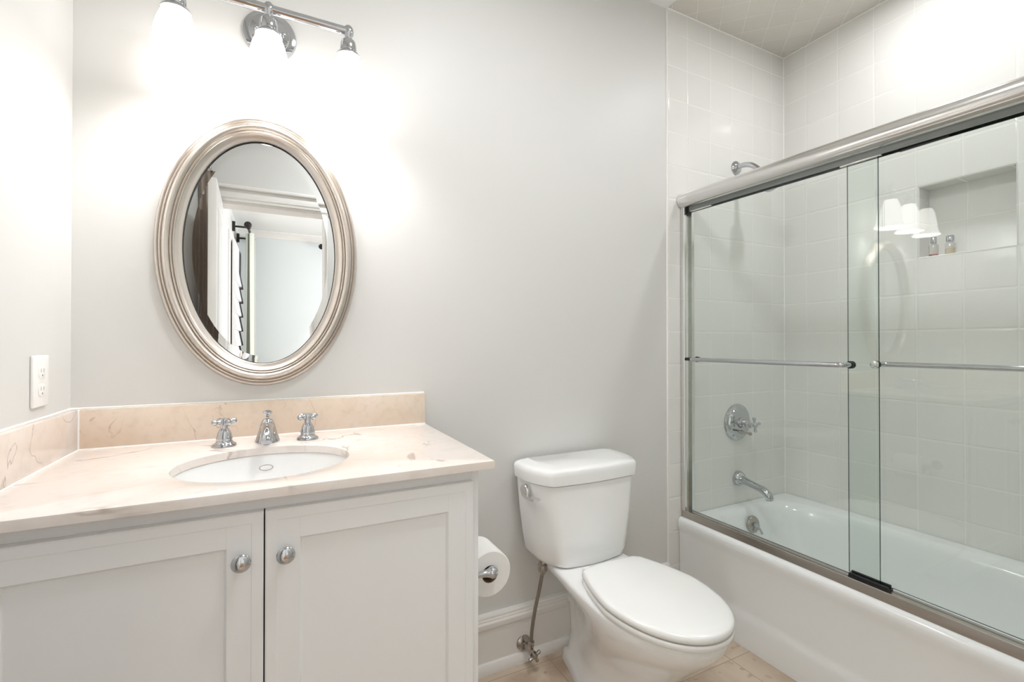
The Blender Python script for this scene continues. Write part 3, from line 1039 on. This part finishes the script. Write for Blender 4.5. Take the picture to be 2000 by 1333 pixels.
tap(-0.1245, -0.1225, 0.52)
tap(0.0775, -0.1225, 0.60)
spb = MB().lathe([(0.0310, 0), (0.0312, 0.004), (0.0290, 0.009), (0.0255, 0.020), (0.0215, 0.034), (0.0180, 0.048), (0.0145, 0.058), (0.0105, 0.063), (0.004, 0.0645)], (-0.0235, -0.112, ZK), (0, 0, 1), 36)
obj('spout_base', spb, M['chrome'], fa)
q_ = spline([(-0.0235, -0.115, ZK + 0.040, 0.0175), (-0.0235, -0.150, ZK + 0.0435, 0.0150), (-0.0235, -0.190, ZK + 0.0400, 0.0138), (-0.0235, -0.218, ZK + 0.0310, 0.0132), (-0.0235, -0.230, ZK + 0.0190, 0.0118)], 6)
obj('spout', MB().tube([p[:3] for p in q_], [p[3] for p in q_], 22), M['chrome'], fa)
obj('lift_knob', MB().lathe([(0.0035, 0.060), (0.0035, 0.068), (0.0055, 0.070), (0.0105, 0.0775), (0.0120, 0.081), (0.0100, 0.0845), (0.005, 0.0862), (0, 0.0865)], (-0.0235, -0.108, ZK), (0, 0, 1), 24), M['chrome'], fa)

# ------------------------------------------------------------------ oval mirror
mi_ = thing('mirror', (-0.0375, YW, 1.460), 'oval mirror in a reeded silver frame above the sink', 'mirror')
MX, MZ, GA, GB = -0.0370, 1.4600, 0.2022, 0.3315
NE = 144


def oval(d, y):
    """Glass oval offset outward by d."""
    out = []
    for i in range(NE):
        a = 2 * PI * i / NE
        nx, nz = math.cos(a) * GB, math.sin(a) * GA
        L_ = math.hypot(nx, nz)
        out.append((MX + GA * math.cos(a) + d * nx / L_, YW - y, MZ + GB * math.sin(a) + d * nz / L_))
    return out


fp = [(0.0620, 0.0002), (0.0625, 0.010), (0.0605, 0.015)]


def bead(d0, d1, y, hgt, n=6):
    return [(d0 + (d1 - d0) * k / n, y + hgt * math.sin(PI * k / n) ** 0.8) for k in range(n + 1)]


fp += bead(0.0595, 0.0515, 0.0170, 0.0040)
fp += bead(0.0505, 0.0435, 0.0200, 0.0040)
fp += [(0.0430, 0.0205)] + [(0.0425 - 0.0165 * k / 10, 0.0215 + 0.0125 * math.sin(PI * (0.12 + 0.70 * k / 10))) for k in range(11)]
fp += bead(0.0250, 0.0195, 0.0240, 0.0035)
fp += bead(0.0185, 0.0135, 0.0215, 0.0030)
fp += [(0.0125, 0.0205), (0.0070, 0.0165), (0.0020, 0.0140), (-0.0015, 0.0130), (-0.0030, 0.0118), (-0.0030, 0.0020)]
fm = MB().loft([oval(d, y) for d, y in fp], False, False)
obj('mirror_frame', fm, M['frame'], mi_, smooth=35)
gm = MB().loft([oval(-0.0015, 0.0050), oval(-0.0245, 0.0056)], False, False)
gm.f.append(tuple(NE + i for i in range(NE)))
gm.mi.append(0)
obj('mirror_glass', gm, M['mirror'], mi_, smooth=0)
obj('frame_liner', MB().loft([oval(-0.0030, 0.0119), oval(-0.0042, 0.0121), oval(-0.0042, 0.0060)], False, False), M['dark'], mi_, smooth=0)

# ------------------------------------------------------------------ vanity light
LY, LZ = -0.130, 2.1080
LXS = (-0.2330, -0.0240, 0.1840)
vl = thing('vanity_light', (-0.0235, YW, 2.113), 'chrome three-shade bath light bar on the wall above the mirror', 'wall light')
obj('wall_plate', MB().lathe([(0.0730, 0), (0.0735, 0.006), (0.070, 0.012), (0.062, 0.0145), (0.0560, 0.0150), (0.0545, 0.020), (0.0500, 0.024), (0.030, 0.029), (0.013, 0.034), (0.0, 0.0345)], (-0.0235, YW, 2.113), (0, -1, 0), 48), M['chrome'], vl)
am = MB().tube([(-0.0235, YW - 0.02, 2.1130), (-0.0235, LY, LZ)], 0.0105, 18)
obj('arm', am, M['chrome'], vl)
for s in (-1, 1):
    obj('plate_screw', MB().lathe([(0.0035, 0.016), (0.0035, 0.034), (0.0055, 0.035), (0.0055, 0.041), (0, 0.043)], (-0.0235 + s * 0.036, YW, 2.108), (0, -1, 0), 14), M['chrome'], vl)
obj('bar', MB().tube([(LXS[0], LY, LZ), (LXS[2], LY, LZ)], 0.0125, 20), M['chrome'], vl)
for x in LXS:
    k = MB().lathe([(0.0, 0.0185), (0.008, 0.0165), (0.0135, 0.010), (0.0150, 0.0), (0.0135, -0.010), (0.0090, -0.0155), (0.0085, -0.020), (0.0150, -0.024), (0.0205, -0.031), (0.0225, -0.040), (0.0230, -0.058), (0.0225, -0.060), (0.0235, -0.0615), (0.0300, -0.0660), (0.0340, -0.0720), (0.0340, -0.0750), (0.020, -0.0755)], (x, LY, LZ), (0, 0, 1), 30)
    so = obj('socket', k, M['chrome'], vl)
    zt = LZ - 0.0745
    outer = [(0.0300, 0.0), (0.0345, -0.010), (0.0410, -0.028), (0.0465, -0.052), (0.0500, -0.080), (0.0530, -0.108), (0.0560, -0.130), (0.0600, -0.146), (0.0655, -0.156), (0.0690, -0.162), (0.0695, -0.164)]
    inner = [(r - 0.0028, h) for r, h in reversed(outer)]
    shd = MB().lathe(outer + inner, (x, LY, zt), (0, 0, 1), 40, cap=False)
    obj('lamp_shade', shd, M['opal'], vl, smooth=60)
    ld = bpy.data.lights.new('bulb', 'POINT')
    ld.energy = 2.35
    ld.color = (0.945, 0.968, 1.0)
    ld.shadow_soft_size = 0.024
    lo = bpy.data.objects.new('bulb', ld)
    COL.objects.link(lo)
    lo.location = (x, LY, zt - 0.115)


# ------------------------------------------------------------------ recessed downlights (over the tub)
def downlight(x, y, power, label):
    t = thing('recessed_downlight', (x, y, ZC), label, 'ceiling light')
    obj('trim_ring', MB().lathe([(0.075, 0.0), (0.075, -0.004), (0.058, -0.006), (0.052, -0.002)], (x, y, ZC), (0, 0, 1), 32, cap=False), M['trim'], t)
    obj('lens', MB().lathe([(0.052, -0.0012), (0.050, -0.0030), (0, -0.0032)], (x, y, ZC), (0, 0, 1), 32), M['lens'], t)
    area('downlight_lamp', (x, y, ZC - 0.009), (0, 0, 0), 0.10, 0.10, power, (0.945, 0.968, 1.0), 'DISK')


downlight(2.01, -0.72, 4.0, 'recessed ceiling light above the bathtub, seen as a glint on the tiles')

# unseen flush ceiling lamp added to fill the bathroom with light (above the frame)
fx, fy = 0.62, -0.95
ft = thing('added_fill_lamp', (fx, fy, ZC), 'unseen round ceiling lamp added as fill light above the bathroom floor', 'ceiling light')
obj('lamp_pan', MB().lathe([(0.19, 0), (0.19, -0.012), (0.18, -0.020), (0.17, -0.020)], (fx, fy, ZC), (0, 0, 1), 40, cap=False), M['trim'], ft)
obj('diffuser', MB().lathe([(0.18, -0.016), (0.172, -0.030), (0.13, -0.046), (0.07, -0.054), (0, -0.057)], (fx, fy, ZC), (0, 0, 1), 40, cap=False), M['fill_dome'], ft, smooth=60)
area('added_fill_light', (fx, fy, ZC - 0.062), (0, 0, 0), 0.36, 0.36, 9.5, (0.945, 0.968, 1.0), 'DISK')

# ------------------------------------------------------------------ outlet on the left wall
ou = thing('wall_outlet', (XL, -0.177, 1.107), 'white duplex electrical outlet on the left wall above the side splash', 'outlet')
obj('cover_plate', MB().box(XL, XL + 0.0062, -0.2155, -0.1385, 1.0500, 1.1640, 0.0028, 3), M['outlet'], ou)
for zc in (1.1270, 1.0870):
    pts = round_poly([(-0.0165, -0.0145), (0.0165, -0.0145), (0.0165, 0.0145), (-0.0165, 0.0145)], 0.0125, 5)
    f_ = MB().loft([[(XL + 0.0050, -0.177 + a, zc + b_) for a, b_ in pts], [(XL + 0.0074, -0.177 + a, zc + b_) for a, b_ in pts], [(XL + 0.0078, -0.177 + a * 0.95, zc + b_ * 0.95) for a, b_ in pts]])
    fo = obj('receptacle', f_, M['outlet'], ou)
    s_ = MB()
    for dy in (-0.0065, 0.0065):
        s_.box(XL + 0.0070, XL + 0.0080, -0.177 + dy - 0.0009, -0.177 + dy + 0.0009, zc - 0.0005, zc + 0.0075)
    s_.lathe([(0.0023, 0.0), (0.0023, 0.0010)], (XL + 0.0070, -0.177, zc - 0.0075), (1, 0, 0), 12)
    obj('slot', s_, M['steel'], fo, smooth=0)
obj('screw', MB().lathe([(0.0032, 0.006), (0.0028, 0.0072), (0, 0.0074)], (XL, -0.177, 1.107), (1, 0, 0), 14), M['outlet'], ou)

# ------------------------------------------------------------------ toilet
TCX = 1.014
to = thing('toilet', (TCX, -0.38, 0), 'white two-piece toilet with closed lid between vanity and bathtub', 'toilet')


def bowl_ring(z, yb, ym, yf, hm, hb, n1=10, n2=20, corner=0.03, p=2.0, sin_=False):
    """Outline: straight back edge at yb, half-width hb there, widening to hm at ym, rounded front at yf."""
    left = []
    for k in range(n1 + 1):
        t = k / n1
        s = 0.65 * math.sin(PI / 2 * t) + 0.35 * t if sin_ else t * t * (3 - 2 * t)
        y = yb + (ym - yb) * t
        hw = hb + (hm - hb) * s
        if k == 0:
            hw -= corner * 0.8
        left.append((hw, y if k else yb))
    left.insert(1, (hb - corner * 0.2, yb - corner * 0.12))
    for k in range(1, n2 + 1):
        a = PI / 2 * k / n2
        left.append((hm * max(math.cos(a), 0) ** (2.0 / p), ym + (yf - ym) * math.sin(a) ** (2.0 / p)))
    L_ = [(TCX - h_, y, z) for h_, y in left]
    R_ = [(TCX + h_, y, z) for h_, y in reversed(left[:-1])]
    return L_ + R_


bw = MB().loft([
    bowl_ring(0.000, -0.060, -0.330, -0.555, 0.110, 0.050),
    bowl_ring(0.026, -0.060, -0.330, -0.553, 0.109, 0.049),
    bowl_ring(0.038, -0.064, -0.330, -0.546, 0.102, 0.044),
    bowl_ring(0.046, -0.075, -0.330, -0.538, 0.090, 0.034),
    bowl_ring(0.110, -0.085, -0.330, -0.533, 0.085, 0.030),
    bowl_ring(0.180, -0.080, -0.340, -0.555, 0.092, 0.030),
    bowl_ring(0.230, -0.075, -0.375, -0.590, 0.112, 0.034),
    bowl_ring(0.285, -0.070, -0.420, -0.645, 0.138, 0.045),
    bowl_ring(0.330, -0.060, -0.450, -0.690, 0.158, 0.075),
    bowl_ring(0.358, -0.050, -0.465, -0.715, 0.168, 0.118),
    bowl_ring(0.380, -0.045, -0.47, -0.728, 0.172, 0.140),
    bowl_ring(0.396, -0.045, -0.47, -0.732, 0.173, 0.142),
    bowl_ring(0.404, -0.048, -0.47, -0.730, 0.171, 0.140),
    bowl_ring(0.407, -0.056, -0.47, -0.722, 0.163, 0.132),
], True, True)
obj('bowl', bw, M['porc'], to, smooth=60)
bc = MB().ball((TCX - 0.093, -0.300, 0.036), 0.013, 14)
obj('bolt_cap', bc, M['plastic'], to)


def slab_ring(z, g, back=-0.285):
    return bowl_ring(z, back + (-g), -0.490, -0.742 + g, 0.174 - g, 0.116 - g, corner=0.05, p=2.1, sin_=True)


obj('seat', MB().loft([slab_ring(0.408, 0.004), slab_ring(0.411, 0.0005), slab_ring(0.422, 0.0), slab_ring(0.4255, 0.002)]), M['plastic'], to, smooth=50)
obj('lid', MB().loft([slab_ring(0.4290, 0.0035), slab_ring(0.4310, 0.0005), slab_ring(0.4385, 0.0), slab_ring(0.4450, 0.0018), slab_ring(0.4485, 0.006), slab_ring(0.4505, 0.016), slab_ring(0.4520, 0.045)]), M['plastic'], to, smooth=60)
for s in (-1, 1):
    obj('hinge', MB().box(TCX + s * 0.078 - 0.018, TCX + s * 0.078 + 0.018, -0.305, -0.262, 0.4075, 0.437, 0.006), M['plastic'], to)


def tank_ring(z, hw, g=0.0, yb=-0.018, bow=0.0):
    hw -= g
    fy = 0.212 + bow - g
    pts = [(-hw, -(yb) * -1), (-hw, -0.135), (-hw + 0.047, -fy), (0, -fy - 0.016), (hw - 0.047, -fy), (hw, -0.135), (hw, yb)]
    pts[0] = (-hw, yb)
    pts = round_poly(pts, [0.02, 0.05, 0.022, 0.12, 0.022, 0.05, 0.02], 6)
    return [(TCX + x, y, z) for x, y in pts]


obj('tank', MB().loft([tank_ring(0.4072, 0.140, 0.012), tank_ring(0.408, 0.166, 0.004, bow=-0.006), tank_ring(0.414, 0.176, 0.001, bow=-0.005), tank_ring(0.435, 0.187, 0.0, bow=-0.004), tank_ring(0.50, 0.199, bow=-0.004),
                       tank_ring(0.60, 0.212), tank_ring(0.690, 0.2195), tank_ring(0.6985, 0.2200), tank_ring(0.7000, 0.215, 0.004)]), M['porc'], to, smooth=40)
obj('tank_lid', MB().loft([tank_ring(0.7035, 0.224, 0.004, bow=0.004), tank_ring(0.7045, 0.2305, 0.0, bow=0.008), tank_ring(0.735, 0.2345, bow=0.009), tank_ring(0.7480, 0.2340, 0.001, bow=0.009), tank_ring(0.7550, 0.231, 0.005, bow=0.009), tank_ring(0.7585, 0.222, 0.014, bow=0.009),
                           tank_ring(0.7600, 0.205, 0.03, bow=0.012)]), M['porc'], to, smooth=45)
# trip lever on the tank's left side
hx0 = TCX - 0.2165
fl = MB().lathe([(0.009, -0.01), (0.009, 0.008), (0.0195, 0.009), (0.0215, 0.014), (0.0215, 0.020), (0.0195, 0.0225), (0.0, 0.0235)], (hx0, -0.112, 0.673), (-1, -0.18, 0), 26)
fl.loft([[(hx0 - 0.021, -0.098, 0.6595), (hx0 - 0.010, -0.098, 0.6595), (hx0 - 0.010, -0.098, 0.652), (hx0 - 0.021, -0.098, 0.652)],
         [(hx0 - 0.0265, -0.130, 0.6650), (hx0 - 0.012, -0.130, 0.6650), (hx0 - 0.012, -0.130, 0.651), (hx0 - 0.0265, -0.130, 0.651)],
         [(hx0 - 0.026, -0.160, 0.6620), (hx0 - 0.004, -0.160, 0.6620), (hx0 - 0.004, -0.160, 0.652), (hx0 - 0.026, -0.160, 0.652)],
         [(hx0 - 0.020, -0.182, 0.6590), (hx0 + 0.008, -0.182, 0.6590), (hx0 + 0.008, -0.182, 0.653), (hx0 - 0.020, -0.182, 0.653)]])
obj('flush_handle', fl, M['satin'], to)

# ------------------------------------------------------------------ toilet supply valve and hose
su = thing('supply_valve', (0.828, -0.03, 0.062), 'chrome water supply valve with braided hose on the baseboard beside the toilet', 'supply valve')
obj('escutcheon', MB().lathe([(0.029, 0), (0.028, 0.004), (0.020, 0.010), (0.012, 0.013)], (0.830, -0.0125, 0.066), (0, -1, 0), 26), M['steel'], su)
vb = MB().tube([(0.830, -0.014, 0.066), (0.830, -0.090, 0.066)], 0.0085, 16)
vb.lathe([(0.0125, -0.018), (0.0125, 0.018)], (0.830, -0.072, 0.066), (0, -1, 0), 16)
vb.lathe([(0.009, -0.004), (0.009, 0.024), (0.012, 0.024), (0.012, 0.038), (0.008, 0.040)], (0.830, -0.072, 0.066), (0, 0, 1), 12)
obj('valve_body', vb, M['steel'], su)
obj('valve_handle', cross_handle(MB(), (0.830, -0.098, 0.066), (0, -1, 0), (0, 0, 1), 0.021, 0.0065, 0.0055, 0.010, 0.016, 0.5), M['steel'], su)
hs = spline([(0.830, -0.072, 0.100), (0.832, -0.076, 0.150), (0.838, -0.086, 0.220), (0.850, -0.098, 0.300), (0.857, -0.104, 0.350), (0.859, -0.106, 0.372)], 6)
obj('braided_hose', MB().tube(hs, 0.0066, 14), M['hose'], su)
obj('hose_nut', MB().lathe([(0.008, -0.030), (0.010, -0.024), (0.0155, -0.018), (0.0175, -0.014), (0.0175, 0.006), (0.012, 0.010), (0.012, 0.020)], (0.859, -0.106, 0.386), (0, 0, 1), 12), M['steel'], su)

# ------------------------------------------------------------------ toilet paper on its holder
RX, RZ = 0.5150, 0.580
hld = thing('paper_holder', (CX1, -0.428, RZ), 'chrome toilet paper holder on the right side of the vanity', 'toilet paper holder')
obj('mounting_rosette', MB().lathe([(0.024, 0.0), (0.024, 0.004), (0.018, 0.010), (0.010, 0.014), (0.008, 0.030)], (CX1, -0.428, RZ), (1, 0, 0), 24), M['chrome'], hld)
pa = spline([(CX1 + 0.01, -0.428, RZ, 0.0075), (CX1 + 0.04, -0.428, RZ, 0.0065), (RX - 0.024, -0.428, RZ, 0.0085), (RX - 0.010, -0.428, RZ, 0.012), (RX, -0.428, RZ, 0.0135)], 5)
am = MB().tube([p[:3] for p in pa], [p[3] for p in pa], 18)
am.ball((RX, -0.428, RZ), 0.0155, 20)
obj('arm', am, M['chrome'], hld)
obj('spindle', MB().tube([(RX, -0.428, RZ), (RX, -0.285, RZ)], 0.009, 16).ball((RX, -0.283, RZ), 0.011, 14), M['chrome'], hld)
rl = thing('toilet_paper', (RX, -0.355, RZ - 0.01), 'white toilet paper roll hanging on the holder beside the vanity', 'toilet paper')
ro, ri, y0, y1 = 0.0620, 0.0235, -0.412, -0.302
zc_ = RZ - 0.0127
obj('roll', MB().lathe([(ri, 0.0), (ro - 0.003, 0.0), (ro, 0.003), (ro, y1 - y0 - 0.003), (ro - 0.003, y1 - y0), (ri, y1 - y0), (ri, 0.0)], (RX, y0, zc_), (0, 1, 0), 56, cap=False), M['paper'], rl)
obj('cardboard_core', MB().lathe([(ri, 0.0005), (ri - 0.0015, 0.0005), (ri - 0.0015, y1 - y0 - 0.0005), (ri, y1 - y0 - 0.0005)], (RX, y0, zc_), (0, 1, 0), 36, cap=False), M['card'], rl)

# metadata for parts that look different from the rest of their thing
for o in bpy.data.objects:
    if o.parent is None or 'label' in o:
        continue
    n = o.name.split('.')[0]
    lab = {'knob': 'round chrome door knob', 'flush_handle': 'chrome flush handle', 'overflow_plate': 'round chrome overflow plate', 'bottom_guide': 'black plastic door guide',
           'lamp_shade': 'lit white opal glass bell shade', 'washer': 'black rubber washer', 'cardboard_core': 'brown cardboard core', 'backsplash': 'peach-toned marble backsplash',
           'braided_hose': 'dark braided supply hose', 'overflow_ring': 'thin oval overflow ring', 'mirror_frame': 'reeded silver frame', 'mirror_glass': 'clear mirror glass with slanted rim',
           'liquid': 'coloured liquid', 'bottle_cap': 'silver cap'}.get(n)
    if lab:
        o['label'] = lab
